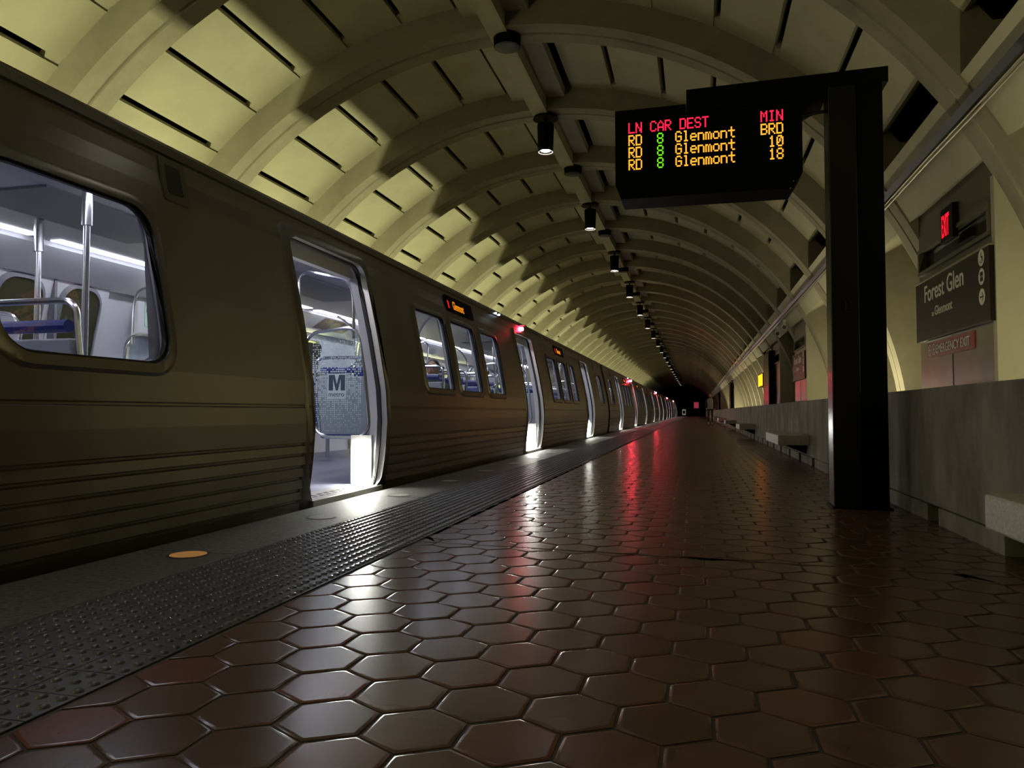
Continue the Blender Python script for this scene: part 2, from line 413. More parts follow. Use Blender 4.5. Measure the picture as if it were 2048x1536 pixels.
# ------------------------------------------------------------ benches
mb = MB(); mb.box(1.04, 1.425, -.88, .88, .245, .378)
bn = thing('bench', 'x', 'bench'); mb.build('seat_slab', M['bench'], bn, bevel=.01)
for s in (-.6, .6):
    MB().prism([(1.15, .245), (1.425, .245), (1.425, .12)], lambda p: (p[0], s - .05, p[1]), lambda p: (p[0], s + .05, p[1])).build('bracket', M['pylon_matte'], bn)
blabs = ['pale granite bench cut off by the right picture edge', 'pale granite bench just beyond the black sign post, its end reddened by train lights',
         'third granite bench along the parapet, small and well past the sign post', 'fourth granite bench along the parapet wall', 'fifth granite bench far along the parapet wall',
         'sixth granite bench far along the parapet wall', 'seventh tiny granite bench far along the parapet', 'eighth tiny granite bench near the dark platform end']
for i, l in enumerate(blabs):
    o = bn if i == 0 else copy_tree(bn); o.location.y = 2.27 + 9.0 * i; tag(o, l, 'bench', 'granite benches along the parapet wall')

# ------------------------------------------------------------ exit enclosures with signs
def enclosure(i, ya, yb, sign):
    r = bpy.data.objects.new('door_%d' % i, None); COL.objects.link(r); tag(r, kind='structure'); r.location = (2.18, ya, 0)
    L = yb - ya
    o = MB().box(0, .10, .07, L, .45, 2.02).build('door_panel', M['door'], r)
    MB().box(-.004, .004, L * .52, L * .52 + .012, .45, 1.35).build('door_seam', M['black'], r)
    MB().box(.0, .12, .07, L, 2.28, 2.78).build('upper_panel', M['doorframe'], r)
    MB().box(.05, .10, .07, L, 2.02, 2.28).build('transom_window', M['doorglass'], r)
    f = MB(); f.box(-.02, .05, .10, L - .02, 2.02, 2.055); f.box(-.02, .05, .10, L - .02, 2.245, 2.28); f.box(-.02, .05, .10, .14, 2.055, 2.245); f.box(-.02, .05, L - .06, L - .02, 2.055, 2.245)
    f.build('transom_frame', M['doorframe'], r)
    MB().box(-.012, .62, 0, .07, .45, 2.45).build('frame_post', M['vault'], r)
    return r
def station_sign(ya, yb, label):
    s = thing('station_sign', label, 'sign', (2.145, ya, 1.36), 'station name signs on the exit walls'); L = yb - ya
    MB().box(-.012, .03, 0, L, 0, .57).build('sign_board', M['sign'], s, bevel=.003)
    MB().box(-.018, .03, 0, L, .566, .578).build('top_rail', M['pipe'], s)
    R_ = (PI / 2, 0, -PI / 2)
    text_obj('Forest Glen', .222, M['signtext'], 'station_name', s, rot=R_, loc=(-.014, L * .853, .362), sx=1.02, bold=.002)
    text_obj('to', .075, M['signtext'], 'direction_text', s, rot=R_, loc=(-.014, L * .735, .205))
    text_obj('Glenmont', .118, M['signtext'], 'terminus_name', s, rot=R_, loc=(-.014, L * .69, .205), sx=1.0, bold=.001)
    for z, k in ((.50, 0), (.355, 1), (.20, 2)):
        c = MB(); c.loft([[(-.0145, .155 + r * math.cos(2 * PI * q / 24), z + r * math.sin(2 * PI * q / 24)) for q in range(24)] for r in (.064, .0001)], caps=False)
        ic = c.build('icon_disc', M['signtext'], s)
        d = MB(); X = -.0155
        if k == 0:
            d.box(X, X + .0005, .150, .160, z + .01, z + .042); d.box(X, X + .0005, .130, .160, z + .0, z + .01); d.box(X, X + .0005, .122, .132, z - .03, z + .01)
            d.loft([[(X, .160 + r * math.cos(2 * PI * q / 16 + 2.2), z - .012 + r * math.sin(2 * PI * q / 16 + 2.2)) for q in range(11)] for r in (.028, .021)], closed=False, caps=False)
        elif k == 1:
            d.box(X, X + .0005, .125, .185, z + .006, z + .036); d.box(X, X + .0005, .125, .185, z - .036, z - .006); d.box(X, X + .0005, .130, .180, z - .003, z + .003)
        else:
            d.box(X, X + .0005, .130, .195, z - .006, z + .006)
            for sg in (-1, 1): d.add([(X, .115, z), (X, .122, z + sg * .0), (X, .145, z + sg * .035), (X, .155, z + sg * .028), (X, .127, z)], [(0, 1, 4, 3, 2)])
        d.build('icon_symbol', M['sign'], ic)
    return s
def emergency_sign(y, label):
    e = thing('emergency_exit_sign', label, 'sign', (2.168, y, 1.19), 'red emergency exit signs')
    MB().box(0, .012, 0, 1.22, 0, .15).build('sign_board', M['redsign'], e)
    R_ = (PI / 2, 0, -PI / 2)
    text_obj('EMERGENCY EXIT', .112, M['signtext'], 'lettering', e, rot=R_, loc=(-.003, .955, .035), sx=.98)
    for yy in (1.14, 1.02):
        c = MB(); c.loft([[(-.003, yy + r * math.cos(2 * PI * q / 20), .075 + r * math.sin(2 * PI * q / 20)) for q in range(20)] for r in (.052, .043)], caps=False)
        c.box(-.003, -.002, yy - .008, yy + .008, .045, .105); c.box(-.003, -.002, yy - .025, yy + .02, .07, .08)
        c.build('pictogram', M['signtext'], e)
    return e
enclosure(1, 6.22, 8.2, 1); station_sign(6.24, 8.16, 'dark Forest Glen station sign nearest the camera, right of the black post')
emergency_sign(6.72, 'red EMERGENCY EXIT sign under the nearest Forest Glen sign')
ex = thing('exit_sign', 'small glowing red EXIT sign above the nearest Forest Glen sign', 'sign', (2.135, 7.06, 2.17))
MB().box(0, .045, -.02, .30, 0, .30).build('housing', M['pylon_matte'], ex, bevel=.004)
text_obj('EXIT', .27, M['exit'], 'lettering', ex, rot=(PI / 2, 0, -PI / 2), loc=(-.004, .262, .05), sx=.36, bold=.004)
enclosure(2, 16.05, 17.96, 1); station_sign(16.07, 17.94, 'dark station sign left of the black post, small in the distance')
enclosure(3, 20.93, 22.84, 0); enclosure(4, 23.37, 25.28, 0)
ids = 5
for y in (45.3, 47.8, 69.7, 72.1): enclosure(ids, y, y + 1.92, 0); ids += 1
for i, (y, l) in enumerate(((22.3, 'tall black column standing behind the parapet, nearest of them'), (46.6, 'tall black column behind the parapet, second along'), (71.0, 'tall black column behind the parapet, farthest along'))):
    c = thing('black_column', l, 'column', (2.02, y, .452), 'black columns behind the parapet')
    MB().box(0, .4, 0, 1.75, 0, 1.97).build('body', M['pylon_matte'], c, bevel=.01)  # plain black boxes for the dark columns behind the parapet
    MB().box(-.012, 0, .06, 1.69, .05, 1.92).build('door', M['pylon'], c)
for y in (18.46,):
    o = MB().box(2.5, 2.62, y, y + 1.93, .3, 2.7).build('door_9', M['void']); tag(o, kind='structure')  # near-black slab stands in for the shade of an open passage bay
o = MB().box(2.18, 2.3, 24.6, 24.6 + .02, .5, .51).build('trim_99', M['void']); tag(o, kind='structure')
bpy.data.objects.remove(o)
dsp = thing('amber_display', 'glowing amber display panel on the exit wall behind the far parapet', 'display', (2.06, 24.35, 1.48))
MB().box(-.05, .12, 0, 1.7, 0, .42).build('casing', M['pylon_matte'], dsp)
M['amberpanel'] = emis('amber_panel', (1, .24, .006), 5.0)
for a_, b_ in ((.05, .78), (.9, 1.62)):
    MB().box(-.054, -.05, a_, b_, .03, .39).build('lit_panel', M['amberpanel'], dsp)
# cameras on the beam
for i, (y, l) in enumerate(((17.6, 'white security camera under the conduits above the parapet'), (19.0, 'white security camera under the conduits, the farther of two'))):
    c = thing('security_camera', l, 'camera', (1.93, y, 2.60), 'security cameras under the conduits')
    MB().box(-.03, .03, -.03, .03, 0, .14).build('bracket', M['white'], c)
    MB().tube([(-.02, -.14, -.05), (0, .12, -.01)], .055, 12).build('body', M['white'], c, smooth=True)
    MB().tube([(-.022, -.155, -.052), (-.02, -.14, -.05)], .045, 12).build('lens', M['black'], c, smooth=True)

# ------------------------------------------------------------ pendant lamps and ceiling caps
lab0 = ['black pendant lamp nearest the camera, hanging left of the departure board', 'second pendant lamp from the camera', 'third pendant lamp from the camera', 'fourth pendant lamp from the camera',
        'fifth pendant lamp from the camera', 'sixth pendant lamp from the camera', 'seventh pendant lamp from the camera']
pl = None
for i in range(-2, 22):
    y = RY0 + RP * (2 * i + 1) + RW / 2
    if y > YEND - 2: break
    if pl is None:
        o = pl = thing('pendant_lamp', 'x', 'lamp')
        MB().cyl(0, 0, 4.96 + .10, 4.965 + .145, .19, .17, 24).build('ceiling_plate', M['pylon_matte'], o, smooth=True)
        MB().cyl(0, 0, 4.95, 5.08, .02).build('stem', M['pylon_matte'], o)
        s = MB(); nn = 28
        s.loft([[(r * math.cos(2 * PI * k / nn), r * math.sin(2 * PI * k / nn), z) for k in range(nn)] for r, z in ((.02, 4.985), (.124, 4.98), (.126, 4.93), (.112, 4.57), (.104, 4.57), (.100, 4.66))], caps=False)
        s.build('shade', M['pylon_matte'], o, smooth=True)
        MB().loft([[(r * math.cos(2 * PI * k / nn), r * math.sin(2 * PI * k / nn), z) for k in range(nn)] for r, z in ((.112, 4.563), (.105, 4.56), (.1, 4.57))], caps=False).build('glass_ring', M['lampglow_warm'], o, smooth=True)
        MB().cyl(0, 0, 4.585, 4.60, .07, .07, 20).build('lamp_disc', M['lampglow'], o, smooth=True)
    else: o = copy_tree(pl)
    o.location = (-2.15, y, 0)
    tag(o, ('pendant lamp hanging above the top edge of the picture' if i < 0 else lab0[i]) if i < 7 else 'small pendant lamp in the far part of the ceiling row', 'lamp', 'pendant lamps along the vault crown')
    l = bpy.data.lights.new('pendant_bulb', 'SPOT'); l.energy = 62; l.color = (.95, .95, 1.0); l.spot_size = math.radians(85); l.spot_blend = .7; l.shadow_soft_size = .07
    q = bpy.data.objects.new('pendant_bulb', l); q.location = (-2.15, y, 4.57); COL.objects.link(q)
cp = None
for i in range(12):
    y = RY0 + RP * 2 * i + RW / 2
    if cp is None:
        o = cp = thing('ceiling_speaker', 'x', 'speaker')
        MB().cyl(0, 0, 4.985, 5.125, .155, .165, 24).build('body', M['pylon_matte'], o, smooth=True)
        MB().cyl(0, 0, 4.975, 4.985, .13, .15, 24).build('grille', M['black'], o, smooth=True)
    else: o = copy_tree(cp)
    o.location = (-2.13, y, 0)
    tag(o, ['black round ceiling can at the top of the picture, nearest the camera', 'black round ceiling can between the first and second pendant lamps', 'black round ceiling can just past the second pendant lamp'][i] if i < 3 else 'small black round can in the far part of the vault crown', 'speaker', 'round black ceiling cans')

# ------------------------------------------------------------ departure board and pylon
FONT = {'L': '10000,10000,10000,10000,10000,10000,11111', 'N': '10001,11001,11001,10101,10011,10011,10001', 'C': '01110,10001,10000,10000,10000,10001,01110',
 'A': '00100,01010,10001,10001,11111,10001,10001', 'R': '11110,10001,10001,11110,10100,10010,10001', 'D': '11110,10001,10001,10001,10001,10001,11110',
 'E': '11111,10000,10000,11110,10000,10000,11111', 'S': '01110,10001,10000,01110,00001,10001,01110', 'T': '11111,00100,00100,00100,00100,00100,00100',
 'M': '10001,11011,10101,10101,10001,10001,10001', 'I': '01110,00100,00100,00100,00100,00100,01110', 'B': '11110,10001,10001,11110,10001,10001,11110',
 'G': '01110,10001,10000,10111,10001,10001,01110', 'l': '01100,00100,00100,00100,00100,00100,01110', 'e': '00000,00000,01110,10001,11111,10000,01110',
 'n': '00000,00000,11110,10001,10001,10001,10001', 'm': '00000,00000,11010,10101,10101,10101,10101', 'o': '00000,00000,01110,10001,10001,10001,01110',
 't': '00100,00100,11111,00100,00100,00100,00011', '8': '01110,10001,10001,01110,10001,10001,01110', '1': '00100,01100,00100,00100,00100,00100,01110',
 '0': '01110,10011,10101,10101,11001,10001,01110'}
PY = 5.70
bd = thing('departure_board', 'black hanging LED board listing Glenmont trains in red, amber and green', 'sign', (0, PY, 2.3))
mb = MB(); mb.prism([(-.583, .115), (-.54, 0), (.695, -.0), (.765, .115), (.765, .628), (-.055, .628), (-.055, .69), (-.583, .685)], lambda p: (p[0], 0.0, p[1]), lambda p: (p[0], .30, p[1]))
mb.build('housing', M['pylon_matte'], bd)
MB().box(-.555, .74, -.006, 0, .13, .60).build('screen', M['pylon_matte'], bd)
def led(txt, x0, z0, mt):
    mb = MB(); dx, dz = .0094, .0119
    for i, ch in enumerate(txt):
        if ch == ' ': continue
        rows = FONT[ch].split(',')
        for r in range(7):
            for c in range(5):
                if rows[r][c] == '1':
                    cx_ = x0 + i * .0545 + c * dx; cz_ = z0 + (6 - r) * dz
                    hx, hz = .0052, .0054
                    mb.add([(cx_ - hx, -.0075, cz_ - hz), (cx_ + hx, -.0075, cz_ - hz), (cx_ + hx, -.0075, cz_ + hz), (cx_ - hx, -.0075, cz_ + hz)], [(0, 1, 2, 3)])
    mb.build('led_lettering', mt, bd)
zr = [.505, .410, .3165, .2230]; x0 = -.477
led('LN CAR DEST', x0, zr[0], M['led_red']); led('MIN', .4825, zr[0], M['led_red'])
for i, t in enumerate(('BRD', ' 10', ' 18')):
    led('RD', x0, zr[i + 1], M['led_amber']); led('8', -.263, zr[i + 1], M['led_green']); led('Glenmont', -.128, zr[i + 1], M['led_amber'])
    led(t, .4825 - .03 + .03, zr[i + 1], M['led_amber'])
for o in [c for c in bd.children if c.name.startswith('led_lettering')]:      # the same text on the rear face
    c = o.copy(); COL.objects.link(c); c.rotation_euler = (0, 0, PI); c.location = (.18, .30, 0)
MB().box(-.555, .74, .30, .306, .13, .60).build('screen', M['pylon_matte'], bd)
for x in (.68, .70):
    MB().tube([(x, -.005, .05 if x > .69 else .0), (x, .005, .05 if x > .69 else .0)], .006, 8).build('bolt', M['pipe'], bd)
pb = thing('sign_post', 'glossy black square post carrying the LED departure board on its arm', 'post', (0, PY, 0))
MB().box(.940, 1.128, 0, .19, -.004, 3.02).build('post_panel', M['pylon'], pb, bevel=.006)
MB().box(1.134, 1.305, .015, .25, -.004, 3.02).build('post_body', M['pylon_matte'], pb, bevel=.006)
MB().prism([(-.05, 2.932), (.768, 2.932), (.768, 2.865), (.93, 2.95), (.93, 3.018), (1.34, 3.018), (1.34, 3.126), (-.05, 3.097)], lambda p: (p[0], -.004, p[1]), lambda p: (p[0], .27, p[1])).build('arm', M['pylon_matte'], pb)
MB().box(1.035, 1.075, -.006, 0, 1.40, 1.47).build('access_plate', M['pylon'], pb, bevel=.003)
MB().box(.93, 1.32, -.02, .27, -.004, .012).build('base_plate', M['pylon_matte'], pb)
MB().tube([(.76, .1, 2.86), (.95, .1, 2.88)], .012, 8).build('cable', M['black'], pb)

# ------------------------------------------------------------ the train
PZ = [-.62, -.20, .0, .3, .6, .9, 1.35, 1.95, 2.05, 2.25]; PX = [-2.84, -2.80, -2.78, -2.74, -2.72, -2.74, -2.82, -2.95, -2.98, -3.01]
def XS(z):
    for a, b, xa, xb in zip(PZ[:-1], PZ[1:], PX[:-1], PX[1:]):
        if a <= z <= b: return xa + (xb - xa) * (z - a) / (b - a)
    return PX[0] if z < PZ[0] else PX[-1]
XC = -4.40
CARY = 12.90
def P(y, z, off=0, s=1):      # point on car side (s=1 platform side), off outward
    x = XS(z) + off
    return (x, y, z) if s > 0 else (2 * XC - x, y, z)
DOORS = [5.0 + .66, 12.2 + .66, 19.4 + .66]; DW = .66
DOORS = [d - CARY for d in DOORS]
WIN = [(2.45, 3.50), (7.45, 8.41), (8.64, 9.61), (9.93, 10.84), (14.68, 15.64), (15.87, 16.84), (17.16, 18.07), (22.25, 23.30)]
WIN = [(a - CARY, b - CARY) for a, b in WIN]
HL = 11.22
GRO = [.72, .45, .375, .29, .205, .12, .04]
def side_skin(s):
    ys = sorted(set([-HL, HL] + [v for d in DOORS for v in (d - DW, d + DW)] + [v for w_ in WIN for v in w_]))
    zs = set([-.62, -.20, 0.0, .3, .6, .90, 1.35, 1.8, 1.95, 2.02, 2.05, 2.25] + [.92])
    for g_ in GRO: zs |= {g_ - .013, g_ - .005, g_ + .005, g_ + .013}
    zs |= {1.0, 1.1, 1.2, 1.5, 1.65}
    zs = sorted(round(z, 4) for z in zs)
    inner = {round(g_ + d, 4) for g_ in GRO for d in (-.005, .005)}; ridge = {round(g_ + .013, 4) for g_ in GRO if g_ < .7}
    mb = MB()
    for ya, yb in zip(ys[:-1], ys[1:]):
        ym = (ya + yb) / 2
        indoor = any(abs(ym - d) < DW for d in DOORS); inwin = any(a < ym < b for a, b in WIN)
        for za, zb in zip(zs[:-1], zs[1:]):
            zm = (za + zb) / 2
            if indoor and .0 < zm < 2.02: continue
            if inwin and .92 < zm < 1.8: continue
            oa = -.010 if za in inner else (.007 if za in ridge else 0); ob = -.010 if zb in inner else (.007 if zb in ridge else 0)
            mb.quad(P(ya, za, oa, s), P(yb, za, oa, s), P(yb, zb, ob, s), P(ya, zb, ob, s))
            if zm > 0: mb.quad(P(ya, za, -.07, s), P(yb, za, -.07, s), P(yb, zb, -.07, s), P(ya, zb, -.07, s))
    return mb
car = thing('train_car', 'x', 'train')
side_skin(1).build('side_panel', M['steel'], car)
side_skin(-1).build('far_side_panel', M['liner'], car)
# roof
mb = MB(); nr = 14
rp = [(-3.01 + (-5.79 + 3.01) * t, 2.25 + .20 * math.sin(PI * t) ** .6 if 0 < t < 1 else 2.25) for t in [i / nr for i in range(nr + 1)]]
mb.loft([[(x, yy, z) for x, z in rp] for yy in (-HL, HL)], closed=False, caps=False); mb.build('roof', M['steel'], car, smooth=True)
mb = MB(); mb.prism([(-3.0, 2.165), (-2.982, 2.175), (-2.99, 2.225), (-3.03, 2.262), (-3.05, 2.25)], lambda p: (p[0], -HL, p[1]), lambda p: (p[0], HL, p[1])); mb.build('roof_rail', M['steel_dark'], car)
mb = MB(); mb.prism([(2 * XC + 3.0, 2.165), (2 * XC + 2.982, 2.175), (2 * XC + 2.99, 2.225), (2 * XC + 3.03, 2.30), (2 * XC + 3.05, 2.25)], lambda p: (p[0], -HL, p[1]), lambda p: (p[0], HL, p[1])); mb.build('roof_rail', M['steel_dark'], car)
# ends, underframe, floor, ceiling
for yy in (-HL, HL):
    ring = [P(yy, z) for z in (-.2, .3, .6, .9, 1.35, 1.95, 2.25)] + [P(yy, z, 0, -1) for z in (2.25, 1.95, 1.35, .9, .6, .3, -.2)]
    mb = MB(); mb.add(ring, [tuple(range(len(ring)))]); mb.build('end_wall', M['steel_dark'], car)
MB().box(2 * XC + 2.85, -2.86, -HL + .05, HL - .05, -.62, -.12).build('underframe', M['void'], car)
MB().box(2 * XC + 2.83, -2.83, -HL + .02, HL - .02, -.12, .025).build('floor_panel', M['floorin'], car)
MB().box(2 * XC + 3.10, -3.10, -HL + .02, HL - .02, 2.135, 2.18).build('ceiling_panel', M['ceil'], car)
for s in (1, -1):
    q = lambda x: x if s > 0 else 2 * XC - x
    mb = MB(); mb.prism([(-3.46, 2.14), (-3.44, 2.10), (-3.12, 1.90), (-3.06, 1.90), (-3.06, 2.14)], lambda p: (q(p[0]), -HL + .02, p[1]), lambda p: (q(p[0]), HL - .02, p[1]))
    mb.build('cove_panel', M['liner'], car)
# LED strips
y = 5.2 - CARY - 2.25 * 5
while y < HL - .3:
    a, b = max(y, -HL + .1), min(y + 2.03, HL - .1)
    if b - a > .3:
        for x in (-3.55, -5.25): MB().box(x - .055, x + .055, a, b, 2.128, 2.1345).build('light_strip', M['strip'], car)
    y += 2.25
for a, b in ((-9.0, -7.5), (-6.2, -4.0), (2, 4), (7.4, 9)):
    mb = MB(); mb.box(-4.72, -4.02, a, b, 2.118, 2.134)
    vt = mb.build('ceiling_vent', M['vent'], car)
# windows
def window(a, b, r):
    z0, z1 = .92, 1.80
    A = rrect(a - .055, b + .055, z0 - .055, z1 + .05, r + .05); B = rrect(a + .012, b - .012, z0 + .012, z1 - .012, r); C = rrect(a + .024, b - .024, z0 + .024, z1 - .024, r)
    A2 = rrect(a - .035, b + .035, z0 - .035, z1 + .03, r + .035)
    mb = MB(); mb.loft([[P(y, z, .001) for y, z in A], [P(y, z, .014) for y, z in A2], [P(y, z, .014) for y, z in B]], caps=False)
    f = mb.build('window_frame', M['steel_dark'], car, smooth=True)
    mb = MB(); mb.loft([[P(y, z, .014) for y, z in B], [P(y, z, -.004) for y, z in B], [P(y, z, -.004) for y, z in C], [P(y, z, -.03) for y, z in C]], caps=False); mb.build('gasket', M['black'], f)
    mb = MB(); D = rrect(a + .0, b - .0, z0 + .0, z1 - .0, r * .8)
    mb.loft([[P(y, z, -.03) for y, z in C], [P(y, z, -.062) for y, z in D], [P(y, z, -.072) for y, z in rrect(a - .05, b + .05, z0 - .05, z1 + .05, r)]], caps=False); mb.build('inner_frame', M['ceil'], f)
    mb = MB(); nz = 8; pts = []
    # pane follows the curve of the side
    for k in range(nz + 1):
        z = z0 + .01 + (z1 - z0 - .02) * k / nz; mb.v += [P(a + .01, z, -.018), P(b - .01, z, -.018)]
    mb.f += [(2 * k, 2 * k + 1, 2 * k + 3, 2 * k + 2) for k in range(nz)]
    mb.build('pane', M['glass'], f, smooth=True)
for i, (a, b) in enumerate(WIN): window(a, b, .15 if i in (0, 7) else .07)
# far-side window panes
for a, b in WIN:
    ring = rrect(a, b, .95, 1.75, .1)
    mb = MB(); mb.add([P(y, z, -.135, -1) for y, z in ring], [tuple(range(len(ring)))]); mb.build('far_window', M['darkglass'], car)
# doors
for di, d in enumerate(DOORS):
    f = thing('door_frame', None, None, parent=car)
    a, b = d - DW, d + DW
    A = rrect(a - .11, b + .11, -.075, 2.11, .10); A2 = rrect(a - .085, b + .085, -.05, 2.085, .12); B = rrect(a + .005, b - .005, .0, 2.02, .11); Cc = rrect(a + .02, b - .02, .015, 2.005, .10)
    mb = MB(); mb.loft([[P(y, z, -.004) for y, z in A], [P(y, z, .014) for y, z in A2], [P(y, z, .014) for y, z in B]], caps=False)
    mb.build('outer_trim', M['steel_dark'], f, smooth=True)
    mb = MB(); mb.loft([[P(y, z, o_) for y, z in R_] for R_, o_ in ((B, .014), (B, -.04))], caps=False); mb.build('jamb', M['jamb'], f, smooth=True)
    mb = MB(); mb.loft([[P(y, z, o_) for y, z in R_] for R_, o_ in ((B, -.04), (Cc, -.04), (Cc, -.075), (B, -.075))], caps=False); mb.build('door_seal', M['black'], f)
    mb = MB(); mb.loft([[P(y, z, o_) for y, z in R_] for R_, o_ in ((B, -.075), (B, -.15))], caps=False); mb.build('inner_jamb', M['liner'], f)
    MB().box(-3.05, -2.735, a + .03, b - .03, -.03, .028).build('sill_plate', M['jamb'], f, bevel=.004)
    mb = MB()
    yy = a + .1
    while yy < b - .1: mb.box(-2.93, -2.90, yy, yy + .05, .028, .0295); mb.box(-2.86, -2.845, yy + .03, yy + .09, .028, .0295); yy += .11
    mb.build('sill_slot', M['black'], f)
    MB().box(-3.02, -2.86, b - .05, b - .03, .06, .36).build('threshold_light', M['threshold'], f)
    MB().box(-3.05, -2.85, b - .03, b - .004, .03, .47).build('light_housing', M['white'], f)
    # red lamp over the middle door, dim on the others
    if di == 1:
        MB().box(XS(2.19) - .01, XS(2.19) + .10, d - .09, d + .09, 2.198, 2.208).build('red_light_block', M['steel_dark'], f)  # plate added to block the lamp's red light from the vault
        MB().loft([[(XS(2.14) + .005 + o_, d + r * math.cos(2 * PI * k / 14) * 1.6, 2.145 + r * math.sin(2 * PI * k / 14)) for k in range(14)] for r, o_ in ((.036, 0), (.033, .035), (.012, .045))]).build('red_lamp', M['redlamp'], f, smooth=True)
    # far-side closed leaves
    for yy0, yy1 in ((a, d - .006), (d + .006, b)):
        mb = MB(); zz = [.03, .3, .6, .9, 1.35, 1.95, 2.02]
        mb.loft([[P(yy0, z, -.15, -1), P(yy1, z, -.15, -1), P(yy1, z, -.10, -1), P(yy0, z, -.10, -1)] for z in zz])
        lf = mb.build('door_leaf', M['seatgrey'], f)
        W_ = rrect(yy0 + .06, yy1 - .06, .72, 1.90, .20); W2 = rrect(yy0 + .105, yy1 - .105, .765, 1.855, .16)
        mb = MB(); mb.loft([[P(y, z, -.152, -1) for y, z in W_], [P(y, z, -.175, -1) for y, z in W2]], caps=False); mb.build('leaf_window_rim', M['steel_dark'], lf, smooth=True) if False else None
        mb.build('door_glazing_rim', M['vent'], f, smooth=True)
        mb = MB(); mb.add([P(y, z, -.160, -1) for y, z in W2], [tuple(range(len(W2)))]); mb.build('door_glazing', M['darkglass'], f)
    MB().box(2 * XC + 3.02, 2 * XC + 3.10, d - .014, d + .014, .03, 2.02).build('meeting_stile', M['vent'], f)
    # header box inside above opening
    MB().box(-3.30, -3.10, a, b, 2.03, 2.13).build('header', M['ceil'], f)
    # windscreens
    for s in (1, -1):
        for sg in (1, -1):
            yw = d + sg * (DW + .24)
            q = lambda x: x if s > 0 else 2 * XC - x
            ws = thing('windscreen', None, None, parent=car)
            R_ = rrect(-3.62, -3.03, .44, 1.47, .16)
            # lean the inboard edge like the real screen
            sh = lambda x, z: (x + .06 * (z - .9) / .5 * -1 * (1 if x < -3.3 else .9), z - (.10 * (-(x + 3.3)) if z > 1 else 0))
            pts = [sh(*p) for p in R_]
            mb = MB(); tp = [(q(x), yw, z) for x, z in pts]; mb.tube(tp + [tp[0], tp[1]], .017, 8); mb.build('rail', M['pole'], ws, smooth=True)
            mb = MB(); mb.add([(q(x), yw, z) for x, z in pts], [tuple(range(len(pts)))]); mb.build('glass', M['wglass'], ws)
            if sg == 1 and s == 1:
                mb = MB()
                for ix in range(30):
                    for iz in range(46):
                        x = -3.60 + ix * .019; z = .50 + iz * .0195
                        if x < -3.585 or x > -3.08: continue
                        zf = (z - .45); dens = max(0, min(1, 1.25 - abs(z - .98) / .42))
                        if random.random() > .25 + .5 * dens: continue
                        if -3.42 < x < -3.24 and .80 < z < 1.05: continue
                        h = .0028 + .0042 * dens * (1 if ix % 2 else .8)
                        mb.quad((x - h, yw - .003, z - h), (x + h, yw - .003, z - h), (x + h, yw - .003, z + h), (x - h, yw - .003, z + h))
                tag(mb.build('dot_pattern', M['frit'], ws), kind='stuff')
                mb = MB(); mb.quad((-3.425, yw - .003, .805), (-3.235, yw - .003, .805), (-3.235, yw - .003, 1.045), (-3.425, yw - .003, 1.045)); mb.build('logo_panel', M['frit'], ws)
                mb = MB(); X0 = -3.415; W3 = .17; z0_, z1_ = .885, 1.035
                mb.add([(X0, yw - .005, z0_), (X0 + .045, yw - .005, z0_), (X0 + .045, yw - .005, z1_ - .04), (X0 + .075, yw - .005, z0_), (X0 + .095, yw - .005, z0_), (X0 + .125, yw - .005, z1_ - .04), (X0 + .125, yw - .005, z0_), (X0 + .17, yw - .005, z0_), (X0 + .17, yw - .005, z1_), (X0 + .108, yw - .005, z1_), (X0 + .085, yw - .005, z0_ + .06), (X0 + .062, yw - .005, z1_), (X0, yw - .005, z1_)],
                       [(0, 1, 2, 11, 12), (2, 3, 10, 11), (3, 4, 10), (4, 5, 9, 10), (5, 6, 7, 8, 9)])
                mb.build('logo_letter', M['mapink'], ws)
                text_obj('metro', .066, M['mapink'], 'logo_word', ws, rot=(PI / 2, 0, 0), loc=(-3.418, yw - .005, .828))
            if sg == -1: continue
            # overhead loop of the screen
            mb = MB(); pp = [(-3.16, yw, 1.38), (-3.165, yw, 1.72)] + arc_pts((-3.17, yw, 1.78), (-3.19, yw, 1.93), (-3.28, yw, 1.95)) + arc_pts((-3.62, yw, 2.035), (-3.735, yw, 2.06), (-3.745, yw, 1.93)) + [(-3.72, yw, 1.5), (-3.66, yw, 1.1)]
            mb.tube([(q(p[0]), p[1], p[2]) for p in pp], .016, 8); mb.build('grab_pole', M['pole'], ws, smooth=True)
